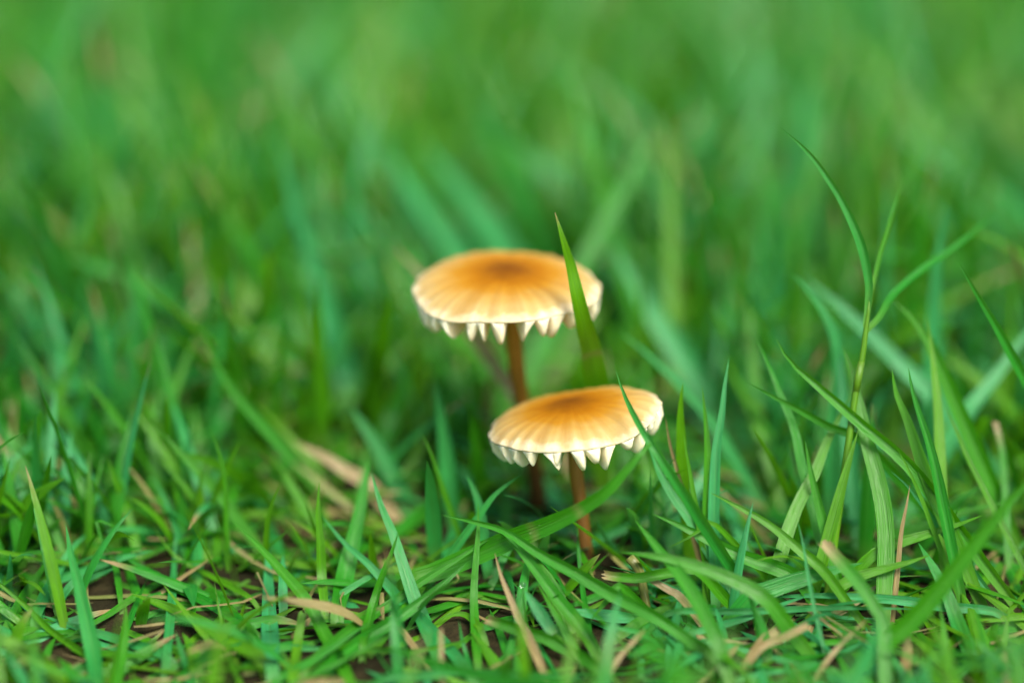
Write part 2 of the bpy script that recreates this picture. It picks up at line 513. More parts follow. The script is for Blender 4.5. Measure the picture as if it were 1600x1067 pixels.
# ------------------------------------------------------------------ mushrooms
def mushroom(label, cap_px, cap_d, R, H, roll, back, stem_px, stem_r, n_gill, seed, cap_label):
    rs = np.random.default_rng(seed)
    C0 = at_depth(cap_px[0], cap_px[1], cap_d)                 # middle of the rim plane
    rot = np.array(Matrix.Rotation(-roll, 3, 'Y') @ Matrix.Rotation(back, 3, 'X'))
    def place(V):
        return np.asarray(V) @ rot.T + C0
    gph = np.linspace(0, 2 * math.pi, n_gill, endpoint=False) + rs.uniform(-0.42, 0.42, n_gill) * (2 * math.pi / n_gill)
    gph.sort()
    deep = np.array([rs.uniform(0.78, 1.2) if q % 2 == 0 else rs.uniform(0.38, 0.92) for q in range(n_gill)])
    w1, w2, w3 = rs.uniform(0, 6, 3)
    def gill_wave(a):
        d = (a[..., None] - gph + math.pi) % (2 * math.pi) - math.pi
        return np.exp(-(d / (0.30 * 2 * math.pi / n_gill))**2).max(-1)
    def rim_r(a):
        return R * (1 + 0.016 * np.sin(2 * a + w1) + 0.012 * np.sin(3 * a + w2) + 0.008 * np.sin(7 * a + w3)) + 0.16 * (gill_wave(a) - 0.5) + 0.10 * np.sin(11 * a + w2) * np.sin(3 * a + w1)
    def rim_z(a):
        return 0.35 * np.sin(2 * a + w2) + 0.22 * np.sin(3 * a + w3) + 0.12 * np.sin(5 * a + w1)
    def top_z(s, a):
        umbo = 0.35 * np.exp(-(s / 0.22)**2)
        ridge = 0.13 * (gill_wave(a) - 0.4) * s**2.0 * np.clip((s - 0.3) * 2, 0, 1)
        return H * (1 - s**2.2) * 0.62 + umbo + 0.55 - 1.15 * s**8 + rim_z(a) * s**2 + ridge
    def under_z(s, a):
        th = 0.36 + 1.6 * (1 - s)**0.9
        return top_z(s, a) - th
    na, nr = 240, 30
    A = np.linspace(0, 2 * math.pi, na, endpoint=False)
    ss = np.linspace(0, 1, nr + 1)[1:]**0.85
    V, rad, ang, grv = [(0, 0, float(top_z(np.array(0.0), np.array(0.0))))], [0.0], [0.0], [0.0]
    gw = 1 - gill_wave(A)
    for s in ss:
        r = rim_r(A) * s
        z = top_z(np.full(na, s), A)
        V += list(zip(r * np.cos(A), r * np.sin(A), z)); rad += [s] * na; ang += list(A); grv += list(gw * min(1, s * 1.2))
    # rounded margin, then the underside
    su = [1.012, 1.004] + list(np.linspace(0.97, 0.06, 12))
    for j, s in enumerate(su):
        r = rim_r(A) * s
        se = np.full(na, min(s, 1.0))
        z = top_z(se, A) - (0.14 if j == 0 else 0.30) if j < 2 else under_z(se, A)
        V += list(zip(r * np.cos(A), r * np.sin(A), z)); rad += [1.0] * na; ang += list(A); grv += [0.0] * na
    F = [(0, 1 + q, 1 + (q + 1) % na) for q in range(na)]
    rows = nr + len(su)
    for j in range(rows - 1):
        for q in range(na):
            q2 = (q + 1) % na
            F.append((1 + j * na + q, 1 + (j + 1) * na + q, 1 + (j + 1) * na + q2, 1 + j * na + q2))
    F.append(tuple(1 + (rows - 1) * na + q for q in range(na)))
    me = mesh_from('cap', place(V), F, M_CAP, dict(radial=rad, angle=ang, groove=grv, seed=[float(seed)] * len(V)))
    # stem, from the ground to the underside of the cap
    hub = place([[0, 0, float(under_z(np.array(0.0), np.array(0.0))) + 0.5]])[0]
    P = []
    foot = on_ground(stem_px[0][0], stem_px[0][1], 0.0)
    for (x, y) in stem_px[1:]:
        # between foot and hub the stem stays on the line that joins them in depth
        f = (y - stem_px[0][1]) / (project(hub)[1] - stem_px[0][1])
        dd = (1 - f) * ((foot - CAM) @ FWD) + f * ((hub - CAM) @ FWD)
        P.append(CAM + ray(x, y) * dd)
    C = spline(np.vstack([foot - np.array([0, 0, 3.0]), foot, *P, hub]), 26)
    tt = np.linspace(0, 1, 27)
    rr = stem_r * (1.04 - 0.12 * np.sin(tt * 3.1) + 0.18 * np.clip((tt - 0.93) / 0.07, 0, 1)) * (1 + 0.03 * np.sin(tt * 21))
    root = empty('mushroom', foot)
    tag(root, label, 'mushroom', None)
    bpy.context.view_layer.update()
    cap = link('cap', me, root, C0)
    cap['label'] = cap_label
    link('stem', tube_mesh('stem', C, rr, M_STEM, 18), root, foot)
    # gills: radial plates that hang from the underside, thick where they join it
    for q in range(n_gill):
        a = gph[q]
        full = q % 2 == 0
        nc = 16
        sv = np.linspace(1.0, 0.16 if full else rs.uniform(0.45, 0.62), nc)
        f = (1.0 - sv) / (1.0 - sv[-1])
        f[0] = 0.012
        dmax = 4.5 * deep[q] * R / 13.0
        prof = dmax * (np.clip(f / 0.15, 0, 1)**0.5) * (1 - 0.75 * np.clip((f - 0.2) / 0.8, 0, 1)**1.2)
        prof = np.maximum(prof, 0.12)
        wav = rs.uniform(-0.025, 0.025)
        GV = []
        vv = np.array([0.0, 0.10, 0.24, 0.45, 0.70, 0.88, 0.97, 1.0])
        base_t = rs.uniform(1.1, 1.8)
        low_t = rs.uniform(0.55, 1.0) if rs.random() < 0.5 else rs.uniform(1.1, 2.0)
        for c in range(nc):
            s = sv[c]
            ph = a + wav * math.sin(f[c] * 4 + q)
            r = float(rim_r(np.array(ph))) * s
            zt = float(under_z(np.array(min(s, 1.0)), np.array(ph))) + (-0.08 if c < 2 else (0.0 if c < 6 else 0.2))
            er, et = np.array([math.cos(ph), math.sin(ph), 0]), np.array([-math.sin(ph), math.cos(ph), 0])
            ctr = er * r
            edge = 0.45 + 0.55 * min(1.0, f[c] / 0.12)
            ht = (base_t * (1 - vv)**1.5 * 1.15 + low_t * (1 - 0.35 * vv) * np.sqrt(np.clip(1 - vv**7 * 0.9, 0, 1))) * edge * (0.55 + 0.45 * s)
            lean = 0.45 * math.sin(q * 2.3) * dmax / 3.0
            ring = []
            for v, h in zip(vv, ht):
                ring.append(ctr + et * (h * 0.5 + lean * v**1.5) + np.array([0, 0, zt - (prof[c] + 0.25) * v]))
            for v, h in list(zip(vv, ht))[::-1]:
                ring.append(ctr + et * (-h * 0.5 + lean * v**1.5) + np.array([0, 0, zt - (prof[c] + 0.25) * v]))
            GV += ring
        m = 16
        GF = []
        for c in range(nc - 1):
            for e in range(m):
                e2 = (e + 1) % m
                GF.append((c * m + e, (c + 1) * m + e, (c + 1) * m + e2, c * m + e2))
        GF.append(tuple(range(m))); GF.append(tuple((nc - 1) * m + e for e in range(m))[::-1])
        gm = mesh_from('gill', place(GV), GF, M_GILL)
        gm.transform(Matrix.Translation(-Vector(C0 * MM)))
        g = bpy.data.objects.new('gill', gm)
        col.objects.link(g)
        g.parent = cap
    return root, C0, foot

mush1 = mushroom('taller mushroom with flat orange-brown cap standing behind the shorter mushroom', (793, 443), 13.0, 12.7, 2.1,
                 math.radians(0.5), math.radians(0.0), [(840, 792), (836, 742), (822, 660), (811, 600), (804, 545)], 1.2, 31, 3,
                 'round flat cap, dark orange-brown centre fading to a cream scalloped edge')
mush2 = mushroom('shorter mushroom with left-tilted orange cap partly covered by a grass blade', (895, 650), 4.0, 11.4, 1.9,
                 math.radians(10.5), math.radians(-5.5), [(918, 885), (913, 840), (906, 780), (900, 735)], 1.0, 29, 8,
                 'tilted cap with dark orange centre and pale ribbed margin')

# ------------------------------------------------------------------ blades told apart in the photograph
# (label, foot-to-tip pixels, width px, d0, d1, tone, options)
BLADES = [
 ('lone tall blue-green blade with pointed tip beside a thin yellow-edged diagonal blade', [(153,1085),(148,1030),(138,980),(125,920),(112,870),(103,820)], 22, -30,-6,.8, dict(twist=.2)),
 ('short upright blade between the lone tall blue-green blade and broad yellow-green leaf', [(178,1080),(187,1030),(194,990),(196,960),(195,938)], 17, -30,-14,.35, {}),
 ('thin yellow-edged blade crossing diagonally down to the lone tall blue-green blade', [(165,1045),(110,1005),(75,980),(40,945),(0,912),(-45,878)], 10, -14,-6,.15, dict(twist=.5)),
 ('pale narrow blade lying low behind the lone tall blue-green blade', [(260,1025),(190,1000),(115,978),(62,960)], 14, -12,-3,.9, {}),
 ('soft blue-green blade leaning right behind the lone tall blue-green blade', [(58,958),(85,905),(110,860),(138,832)], 17, 0,10,.9, {}),
 ('short pale blade end pointing right out from behind the lone tall blue-green blade', [(110,915),(140,903),(183,886)], 11, 0,4,.9, {}),
 ('broad yellow-green leaf with sharp tip pointing left above the low horizontal thin blade', [(405,1030),(350,995),(320,978),(280,957),(240,940),(203,927)], 23, -18,-4,.1, dict(fold=.5,twist=-.3)),
 ('thin upright yellow-green blade crossing the base of the broad yellow-green leaf', [(378,1075),(357,1020),(347,975),(341,945),(335,909)], 8, -20,-8,.1, {}),
 ('folded blade with pale edge crossing beside the thin upright yellow-green blade, pointing up right', [(265,1075),(295,1045),(320,1025),(350,1005),(369,984)], 15, -26,-16,.7, dict(fold=.6)),
 ('short stiff blue-green blade crossing the pale-edged folded blade', [(299,1080),(293,1045),(282,1010),(274,986)], 13, -28,-20,.8, {}),
 ('stubby wide dark green leaf tip between the short stiff blade and the broad yellow-green leaf', [(306,1045),(302,1022),(295,1005),(285,988)], 20, -20,-16,.15, {}),
 ('very thin straight blade lying flat below the broad yellow-green leaf', [(430,1014),(340,1009),(250,1008),(199,1003)], 6, -20,-14,.6, dict(fold=.2)),
 ('long soft green blade sloping down right above the broad yellow-green leaf', [(395,988),(330,945),(280,920),(230,890),(184,866)], 15, 2,6,.7, {}),
 ('thin blurred yellow-green blade sloping down near the hooked blade', [(395,938),(340,905),(300,885),(270,865),(240,824)], 8, 6,8,.15, {}),
 ('hooked blade whose bent pale tip turns right above the lone tall blue-green blade', [(188,935),(180,882),(160,842),(150,812),(162,816),(192,827)], 9, 4,4,.5, dict(curl=.8)),
 ('long bright green blade bending down past the pale wide upright blade', [(550,1080),(525,1025),(505,990),(490,960),(475,935),(450,905),(400,850),(359,811)], 19, -24,0,.35, dict(fold=.5)),
 ('wide pale bluish upright blade behind the long bright green bending blade', [(426,1045),(421,970),(419,900),(419,835)], 24, -6,8,1.0, {}),
 ('slender curved yellow-green blade tip above the wide pale bluish upright blade', [(416,860),(419,815),(428,780),(440,751)], 9, 6,2,.1, dict(twist=.4)),
 ('narrow pale blurred upright blade above the stubby wide dark green leaf tip', [(258,1045),(266,960),(272,880),(276,812)], 14, 2,10,.9, {}),
 ('straight upright bright green blade with sharp tip right of the slender curved yellow-green tip', [(507,945),(503,900),(501,850),(497,800),(499,753)], 14, 0,-2,.15, dict(twist=.1)),
 ('soft wide blade leaning right between the straight upright bright blade and the long ribbon blade', [(527,955),(535,915),(549,855),(563,795),(577,715)], 25, -2,12,.6, {}),
 ('long blue-green blade sloping down right through the crossing blades left of the straw', [(735,1055),(690,1000),(620,930),(575,880),(540,850),(503,806)], 17, -14,4,.9, {}),
 ('long ribbon blade bending down right from a narrow blue-green tip, with pale flecks', [(684,1030),(665,980),(645,930),(625,870),(612,830),(595,790),(580,738)], 21, -12,2,.85, dict(twist=-.2)),
 ('small folded pointed blade standing left of the long ribbon blade', [(569,1005),(576,975),(586,938),(598,900),(612,865),(623,830)], 14, -8,-10,.4, dict(fold=.7)),
 ('long two-toned blade reaching up right across the small folded blade to a fine tip', [(485,1070),(540,1020),(580,992),(620,967),(660,938),(700,905),(730,878)], 21, -22,-10,.6, dict(fold=.65)),
 ('narrow upright blade directly left of the dry straw', [(746,1035),(742,980),(740,930),(743,880),(747,830),(747,786)], 13, -10,-2,.4, {}),
 ('long straight blade sloping up to the blade crossing beside the shorter mushroom', [(478,1045),(540,990),(600,950),(660,908),(700,882),(740,857),(778,833)], 15, -8,-3,.45, dict(fold=.5)),
 ('tiny upright blue-green blade left of the dry straw foot', [(736,1050),(729,1022),(722,998),(717,969)], 8, -18,-18,.8, {}),
 ('thin curved blade lying flat with tip rising to the narrow upright blade', [(565,1016),(640,1017),(690,1009),(720,1002),(747,991)], 8, -20,-18,.3, {}),
 ('soft wide foreground blade sloping down right beneath the straw foot', [(880,1078),(800,1066),(740,1052),(680,1036),(600,1008)], 26, -44,-30,.65, {}),
 ('long flat foreground blade running level under the straw foot', [(590,1064),(640,1054),(720,1049),(820,1052),(930,1056)], 13, -36,-34,.85, {}),
 ('small bright leaflet pointing left between the narrow upright blade and the two-toned blade', [(752,985),(738,968),(722,959),(700,962),(679,972)], 10, -8,-8,.15, {}),
 ('horizontal broad green leaf with dry tan end left of the long bright bending blade', [(355,982),(390,975),(425,968),(455,971),(478,978)], 17, -10,-10,.6, dict(tipdry=.34)),
 ('flat pale blade lying level below the leaf with the dry tan end', [(370,1010),(430,1010),(480,1012),(530,1014)], 12, -18,-18,.85, {}),
 ('short upright yellow-green blade below the leaf with the dry tan end', [(459,1058),(464,1015),(470,975),(474,955)], 14, -22,-16,.05, dict(cut=True)),
 ('tall bright blade with pale tip rising in front of the taller mushroom cap', [(944,765,32),(938,680,24),(934,610,17),(926,560,10.5),(916,520,5),(904,470,1),(893,420,0),(880,375,-2),(867,332,-3)], 34, 0,0,.0, dict(twist=.1,fold=.15,tipdry=.035,collar=(.56,),n=48)),
 ('slim blade laid across the right side of the shorter mushroom cap', [(1112,838,-6),(1080,788,-9),(1045,735,-11),(1015,690,-11),(992,650,-8),(975,615,-5),(962,578,-4)], 17, 0,0,.75, dict(fold=.5)),
 ('curved strap blade with pale marks passing in front of the shorter mushroom stem', [(640,908,0),(680,893,0),(740,868,-1),(800,842,-3),(850,823,-6),(905,797,-9),(945,770,-11),(978,735,-12),(1005,704,-12),(1027,684,-10)], 29, 0,0,.4, dict(fold=.25,collar=(.52,.68),n=44,twist=.1)),
 ('shaded blue-green blade sloping down beneath the slim blade on the shorter mushroom cap', [(1085,820),(1052,775),(1030,738),(1014,696)], 20, 0,2,.85, {}),
 ('upright lance-shaped yellow-green blade right of the shorter mushroom cap', [(1072,800),(1066,735),(1064,690),(1063,640),(1067,598)], 20, 6,0,.05, dict(fold=.2)),
 ('small thin blade in front of the upright lance-shaped blade', [(1090,810),(1080,750),(1072,705),(1067,673)], 9, -1,-2,.2, {}),
 ('green-edged upright blade left of the tall blue pale pair', [(1105,820),(1106,740),(1105,690),(1101,640),(1097,603)], 14, 0,-1,.3, {}),
 ('tall pale blue-green blade right of the green-edged upright blade', [(1118,900),(1116,830),(1117,760),(1120,700),(1128,650),(1133,600),(1139,560)], 17, -2,0,.95, dict(twist=.25)),
 ('soft blue blade running diagonally down behind the shorter mushroom cap', [(1150,720),(1120,670),(1080,620),(1020,560),(970,520)], 15, 24,22,.9, {}),
 ('long blade lying uppermost on the blade crossing below the shorter mushroom', [(1115,1022),(1080,1000),(1020,960),(960,930),(900,895),(840,863),(790,830),(740,815),(690,804)], 18, -24,-3,.5, dict(fold=.5,n=26)),
 ('stout folded blade running down from the crossing below the shorter mushroom', [(925,1008),(900,970),(870,935),(840,895),(800,845),(772,818)], 19, -18,-4,.5, dict(fold=.6)),
 ('cut green blade with ragged pale end beside the dry straw', [(935,1044),(895,1018),(850,995),(800,979),(762,966)], 17, -24,-16,.4, dict(cut=True,tipdry=.07)),
 ('narrow upright blade behind the sloping crossing blade, under the shorter mushroom', [(922,995),(912,930),(905,870),(902,815)], 9, -6,4,.7, {}),
 ('blade with ragged tan cut end lying level beside the orange cut stub', [(1090,890),(1050,893),(1000,902),(960,900),(943,897)], 15, -10,-10,.3, dict(cut=True,tipdry=.09)),
 ('soft foreground blade sloping down right past the orange cut stub', [(1120,1000),(1090,940),(1060,895),(1030,860),(992,812)], 23, -30,-12,.45, {}),
 ('broad two-toned blade sloping down right behind the tall pale blue-green blade', [(1240,900),(1160,869),(1110,845),(1060,820),(1018,802)], 21, -8,-3,.45, dict(fold=.6)),
 ('small leaf tip pointing left beneath the broad two-toned blade', [(1115,818),(1095,828),(1070,843),(1043,856)], 10, -6,-6,.2, {}),
 ('wide soft green blade lying level right of the orange cut stub', [(1190,930),(1100,888),(1030,870),(968,862)], 22, -22,-18,.35, {}),
 ('short leaf pointing down left under the sloping crossing blade', [(968,915),(955,930),(940,948),(923,969)], 14, -14,-14,.4, {}),
 ('heavy soft foreground blade leaning left in front of the orange cut stub', [(1070,1080),(1030,1020),(1000,975),(965,915)], 34, -58,-40,.4, {}),
 ('upright soft foreground blade right of the grey straw', [(1072,1085),(1071,1020),(1068,960),(1064,915)], 18, -52,-44,.5, {}),
 ('soft foreground blade with orange tip leaning right over the grey straw', [(925,1085),(945,1040),(958,1005),(966,985)], 26, -52,-44,.3, dict(tipdry=.2)),
 ('long soft thin blade reaching up right in the foreground', [(1075,1075),(1100,1050),(1130,1005),(1165,960)], 14, -46,-40,.3, {}),
 ('sharp pointed blade sloping down beyond the right leaf of the three-leaved shoot', [(1630,640),(1590,570),(1560,515),(1530,465),(1498,411)], 19, 6,0,.7, dict(fold=.5)),
 ('pale soft upright blade behind the right leaf of the three-leaved shoot', [(1457,545),(1460,470),(1468,380),(1482,316)], 23, 30,24,1.0, {}),
 ('soft pale blade curving down behind the three-leaved shoot stem', [(1305,650),(1310,570),(1298,510),(1270,462),(1238,428)], 22, 18,16,.9, {}),
 ('wide pale blurred blade slanting behind the three-leaved shoot stem', [(1465,625),(1400,562),(1330,495),(1255,432)], 27, 28,30,1.0, {}),
 ('long two-toned blade sloping down right under the three-leaved shoot', [(1440,748),(1400,706),(1350,665),(1310,630),(1275,600),(1235,565),(1212,528)], 20, -2,0,.4, dict(fold=.65)),
 ('rounded dull blade sloping down right below the long two-toned blade', [(1350,690),(1300,668),(1250,641),(1200,615),(1167,597)], 16, 4,0,.5, {}),
 ('long slightly soft blade running steeply down left of the crossed pair', [(1268,790),(1250,720),(1240,670),(1220,620),(1200,570),(1184,533)], 17, 2,6,.6, {}),
 ('short pale-edged blade running steeply down into the crossed pair', [(1293,840),(1280,790),(1268,740),(1258,688)], 16, -2,0,.4, {}),
 ('large bright arched blade falling to a narrow foot beneath the three-leaved shoot', [(1382,895),(1384,850),(1380,795),(1370,745),(1355,690),(1342,630),(1330,580),(1316,540)], 25, -6,4,.3, dict(twist=-.25,fold=.4)),
 ('dark blade leaning right, crossing behind the large bright arched blade', [(1222,860),(1240,805),(1257,768),(1275,735),(1290,695),(1310,655),(1328,618)], 20, -4,6,.2, {}),
 ('yellow-green blade leaning right, close under the large bright arched blade', [(1300,820),(1308,790),(1320,745),(1330,710),(1341,672)], 19, -4,-3,.1, {}),
 ('wide upright blade on the left of the twin pointed blades', [(1478,815),(1450,750),(1432,700),(1415,650),(1400,615),(1394,578)], 23, -2,-2,.25, dict(fold=.3)),
 ('folded grey-green blade on the right of the twin pointed blades', [(1482,840),(1472,790),(1462,740),(1450,690),(1435,645),(1425,610),(1419,573)], 17, -6,-5,.7, dict(fold=.75)),
 ('straight upright yellow-green blade behind the twin pointed blades', [(1470,755),(1468,700),(1465,640),(1458,570),(1449,495)], 17, 4,8,.05, {}),
 ('tiny thin blade at the foot of the twin pointed blades', [(1455,820),(1440,780),(1420,735),(1402,700)], 8, -4,-6,.2, {}),
 ('small bluish leaf tip beside the tan dry spike', [(1432,775),(1415,755),(1392,736)], 11, -2,-2,1.0, {}),
 ('thin blade sloping down right of the straight upright yellow-green blade', [(1525,740),(1512,715),(1495,675),(1472,625)], 10, 4,6,.2, {}),
 ('thin blurred blade with bleached cut tip beyond the twin pointed blades', [(1570,780),(1568,740),(1564,700),(1554,658)], 10, 10,14,.5, dict(cut=True,tipdry=.2)),
 ('soft foreground blade with long bleached cut tip, bending down to an upright foot', [(1384,1075),(1383,1010),(1379,970),(1364,943),(1340,908),(1312,876),(1288,847)], 19, -34,-18,.45, dict(cut=True,tipdry=.16,n=22)),
 ('long dark foreground blade rising to the right from the bleached cut blade', [(1378,1010),(1420,975),(1460,930),(1500,880),(1540,830),(1580,780),(1630,735)], 27, -28,-36,.35, dict(fold=.5)),
 ('flat pale striped blade lying level behind the bleached cut blade', [(1560,957),(1480,948),(1420,939),(1340,932),(1260,930),(1190,934)], 14, -10,-8,1.0, {}),
 ('second thinner pale blade lying level just under the flat striped blade', [(1045,957),(1130,955),(1200,953),(1300,949),(1440,951)], 10, -14,-12,.95, {}),
 ('dark striped blade sloping down right behind the long dark foreground blade', [(1515,1020),(1495,970),(1480,930),(1460,890),(1435,848)], 22, -16,-4,.75, {}),
 ('broad smooth leaf pointing right above the flat striped blade', [(1175,932),(1205,920),(1240,908),(1285,895),(1348,879)], 27, -10,-8,.75, dict(fold=.2)),
 ('pointed yellow-green leaf rising right, right of the bleached cut blade', [(1310,918),(1340,901),(1390,886),(1420,878),(1453,867)], 16, -8,-8,.15, {}),
 ('sharp bright blade sloping down right from the foot of the tall pale blue-green blade', [(1285,890),(1250,860),(1205,822),(1160,795),(1109,769)], 15, -10,-7,.2, dict(fold=.55)),
 ('thin pale stalk-like blade standing across the broad smooth leaf', [(1288,1015),(1275,960),(1263,900),(1255,850),(1246,814)], 6, -20,-14,.95, {}),
 ('long blade rising right behind the tan dry spike', [(1360,870),(1400,850),(1450,834),(1490,822),(1535,805)], 17, -4,-3,.2, {}),
 ('strongly blurred pale foreground blade lying level beyond the dark striped blade foot', [(1640,1010),(1580,1022),(1530,1030),(1470,1030)], 24, -52,-50,.95, {}),
 ('wide soft blade leaning right under the bleached cut blade', [(1322,1090),(1345,1050),(1362,1005),(1372,965)], 26, -46,-38,.9, {}),
 ('broad blurred foreground leaf near the flat tan straw', [(1290,1095),(1262,1050),(1235,1010),(1195,960)], 40, -66,-58,.6, {}),
 ('very soft foreground blade standing upright left of the bleached cut blade', [(1332,1070),(1330,1030),(1326,985),(1320,945)], 22, -56,-50,.75, {}),
 ('blurred wide foreground leaf curving up beyond the strongly blurred level blade', [(1620,1085),(1590,1030),(1570,980),(1555,930)], 34, -60,-54,.35, {}),
 ('soft yellow-green foreground leaf leaning toward the bleached cut blade', [(1500,1095),(1470,1050),(1440,1015),(1405,985)], 26, -56,-48,.15, {}),
 # soft blades behind
 ('tall pale blurred blade standing alone left of the taller mushroom', [(552,640),(545,600),(530,540),(505,450),(480,370),(455,290),(430,198)], 30, 62,56,1.0, {}),
 ('blurred blade slanting down to the left edge of the taller mushroom cap', [(740,430),(720,400),(680,350),(640,290),(598,225)], 34, 78,74,.95, {}),
 ('blurred blade slanting just above the taller mushroom cap', [(800,410),(770,370),(720,300),(660,225)], 38, 88,84,.95, {}),
 ('long blurred blade rising left behind the taller mushroom cap', [(850,380),(838,345),(800,262),(762,190),(735,125)], 36, 96,90,.75, {}),
 ('blurred blade leaning right, rising from behind the right edge of the taller cap', [(905,430),(930,380),(970,310),(1000,250),(1032,178)], 27, 60,66,.6, {}),
 ('blurred upright yellow-green blade right of the taller mushroom', [(1052,420),(1050,330),(1048,250),(1043,175)], 22, 62,66,.05, {}),
 ('soft blue-edged blade sloping down toward the thick fallen straw', [(470,725),(440,690),(400,645),(365,605),(340,565),(309,512)], 21, 28,24,.5, dict(fold=.6)),
 ('soft bright blade sloping down right below the blue-edged blade', [(375,815),(345,775),(310,735),(280,705),(249,671)], 17, 14,12,.35, {}),
 ('thin wiry pale blade beside the soft bright sloping blade', [(354,810),(352,750),(342,705),(328,668)], 8, 8,6,.3, {}),
 ('soft dark blade rising left of the soft bright sloping blade', [(214,860),(200,800),(182,752),(167,713)], 14, 14,10,.2, {}),
 ('blurred blue-green upright blade between the taller mushroom stem and the straw-coloured litter', [(702,752),(697,700),(689,650),(679,592)], 22, 20,18,.85, {}),
 ('little thin leaf left of the blurred blue-green upright blade', [(686,745),(678,722),(670,700),(659,677)], 8, 8,6,.25, {}),
 ('soft wide blade leaning right, left of the blurred blue-green upright blade', [(592,720),(612,655),(628,610),(642,565)], 26, 42,40,.6, {}),
 ('blurred blue-green blade sloping down beside the thick fallen straw', [(628,775),(605,725),(585,690),(548,636)], 25, 26,26,.85, {}),
 ('broad folded leaf arching down right at the foot of the three-leaved shoot', [(1462,560),(1448,528),(1422,492),(1384,462)], 25, 12,12,.35, dict(fold=.6)),
 ('slim blue-green blade leaning right into the left edge of the shorter cap', [(748,806),(770,776),(792,757),(817,741)], 12, 2,2,.8, {}),
 ('dark blue-green blade standing left of the two mushroom stems', [(757,850),(752,810),(744,775),(729,742)], 17, 6,6,.85, {}),
 ('soft blue blade sloping down right of the taller mushroom cap', [(1065,560),(1040,520),(1005,465),(955,378)], 33, 50,52,.95, {}),
 ('soft pale upright blade behind the large bright arched blade', [(1322,640),(1317,590),(1312,545),(1308,505)], 23, 16,18,1.0, {}),
 ('pale blurred slanting blade far behind the right leaf of the three-leaved shoot', [(1580,260),(1540,215),(1510,185),(1478,150)], 36, 120,116,1.0, {}),
 ('blurred wide pale blade leaning behind the sharp pointed blade', [(1515,640),(1555,590),(1590,540),(1640,480)], 24, 22,26,.95, {}),
 ('faint upright blurred blade far behind, above the soft blue sloping blade', [(1270,330),(1262,260),(1256,170),(1252,90)], 34, 110,108,.9, {}),
]

hero_C = []
def hero_blade(label, pts, w, d0, d1, tone, o, name='grass_shoot', cat='grass', parent=None, root=True, dry=0.0):
    d0, d1 = [d * 0.6 if -40 < d < 0 else d for d in (d0, d1)]
    C = trace(pts, d0, d1, o.get('n', 20), root)
    dep = ((C - CAM) @ FWD).mean()
    tw = o.get('twist', rng.uniform(-0.35, 0.35))
    fold = o.get('fold', rng.uniform(0.2, 0.45))
    wid = w / FP * dep / (math.cos(fold) * math.cos(tw)) * 1.2
    me = blade_mesh(name, C, wid, tw, fold, tone, dry, o.get('tipdry', 0.0), o.get('cut', False), None, 7, o.get('curl', rng.uniform(-.3, .3)), o.get('collar', ()))
    ob = link(name, me, parent, C[0])
    hero_C.append((C, w))
    if label:
        tag(ob, label, cat)
    return ob, C

for (label, pts, w, d0, d1, tone, o) in BLADES:
    hero_blade(label, pts, w, d0, d1, tone, o)

STRAWS = [
 ('dry pale straw leaning left below the shorter mushroom', [(850,1052),(828,1000),(810,965),(795,930),(783,900),(773,863)], 12, -24,-12, {}),
 ('thin orange-tan withered blade right of the shorter mushroom cap', [(1072,785),(1058,730),(1047,690),(1040,652)], 9, 4,2, dict(fold=.6)),
 ('slender tan dry spike below the twin pointed blades', [(1403,880),(1408,830),(1416,790),(1422,757)], 8, -6,-6, dict(fold=.5)),
 ('thick blurred fallen straw left of the taller mushroom stem', [(575,755),(540,735),(510,716),(460,690)], 21, 24,26, {}),
 ('whitish blurred straw passing behind the taller mushroom cap', [(800,605),(770,565),(720,500),(655,425),(614,382)], 20, 36,36, {}),
 ('short tan straw piece lying right of the orange cut stub', [(1065,935),(1045,922),(1018,906)], 11, -10,-9, dict(cut=True)),
 ('grey straw splinter leaning near the soft orange-tipped foreground blade', [(958,1042),(980,1012),(1006,984)], 7, -30,-26, dict(cut=True)),
 ('pale upright straw stub left of the dry pale straw foot', [(692,1075),(690,1030),(689,982)], 6, -34,-30, dict(cut=True)),
 ('brown-yellow straw joint lying left under the second thinner pale level blade', [(1190,1002),(1212,985),(1236,966)], 12, -22,-20, dict(cut=True)),
 ('flat tan straw lying below the brown-yellow straw joint', [(1188,1012),(1225,995),(1262,976)], 11, -26,-24, dict(cut=True)),
 ('long thin straw lying left of the wide soft blade under the bleached cut blade', [(1290,1035),(1320,1000),(1360,962)], 7, -28,-24, {}),
 ('fallen tan leaf beside the foot of the two-toned blade', [(470,1072),(500,1064),(535,1062)], 15, -34,-34, dict(cut=True)),
]
for (label, pts, w, d0, d1, o) in STRAWS:
    hero_blade(label, pts, w, d0, d1, 0.1, o, 'dry_straw', 'straw', None, True, 0.97)

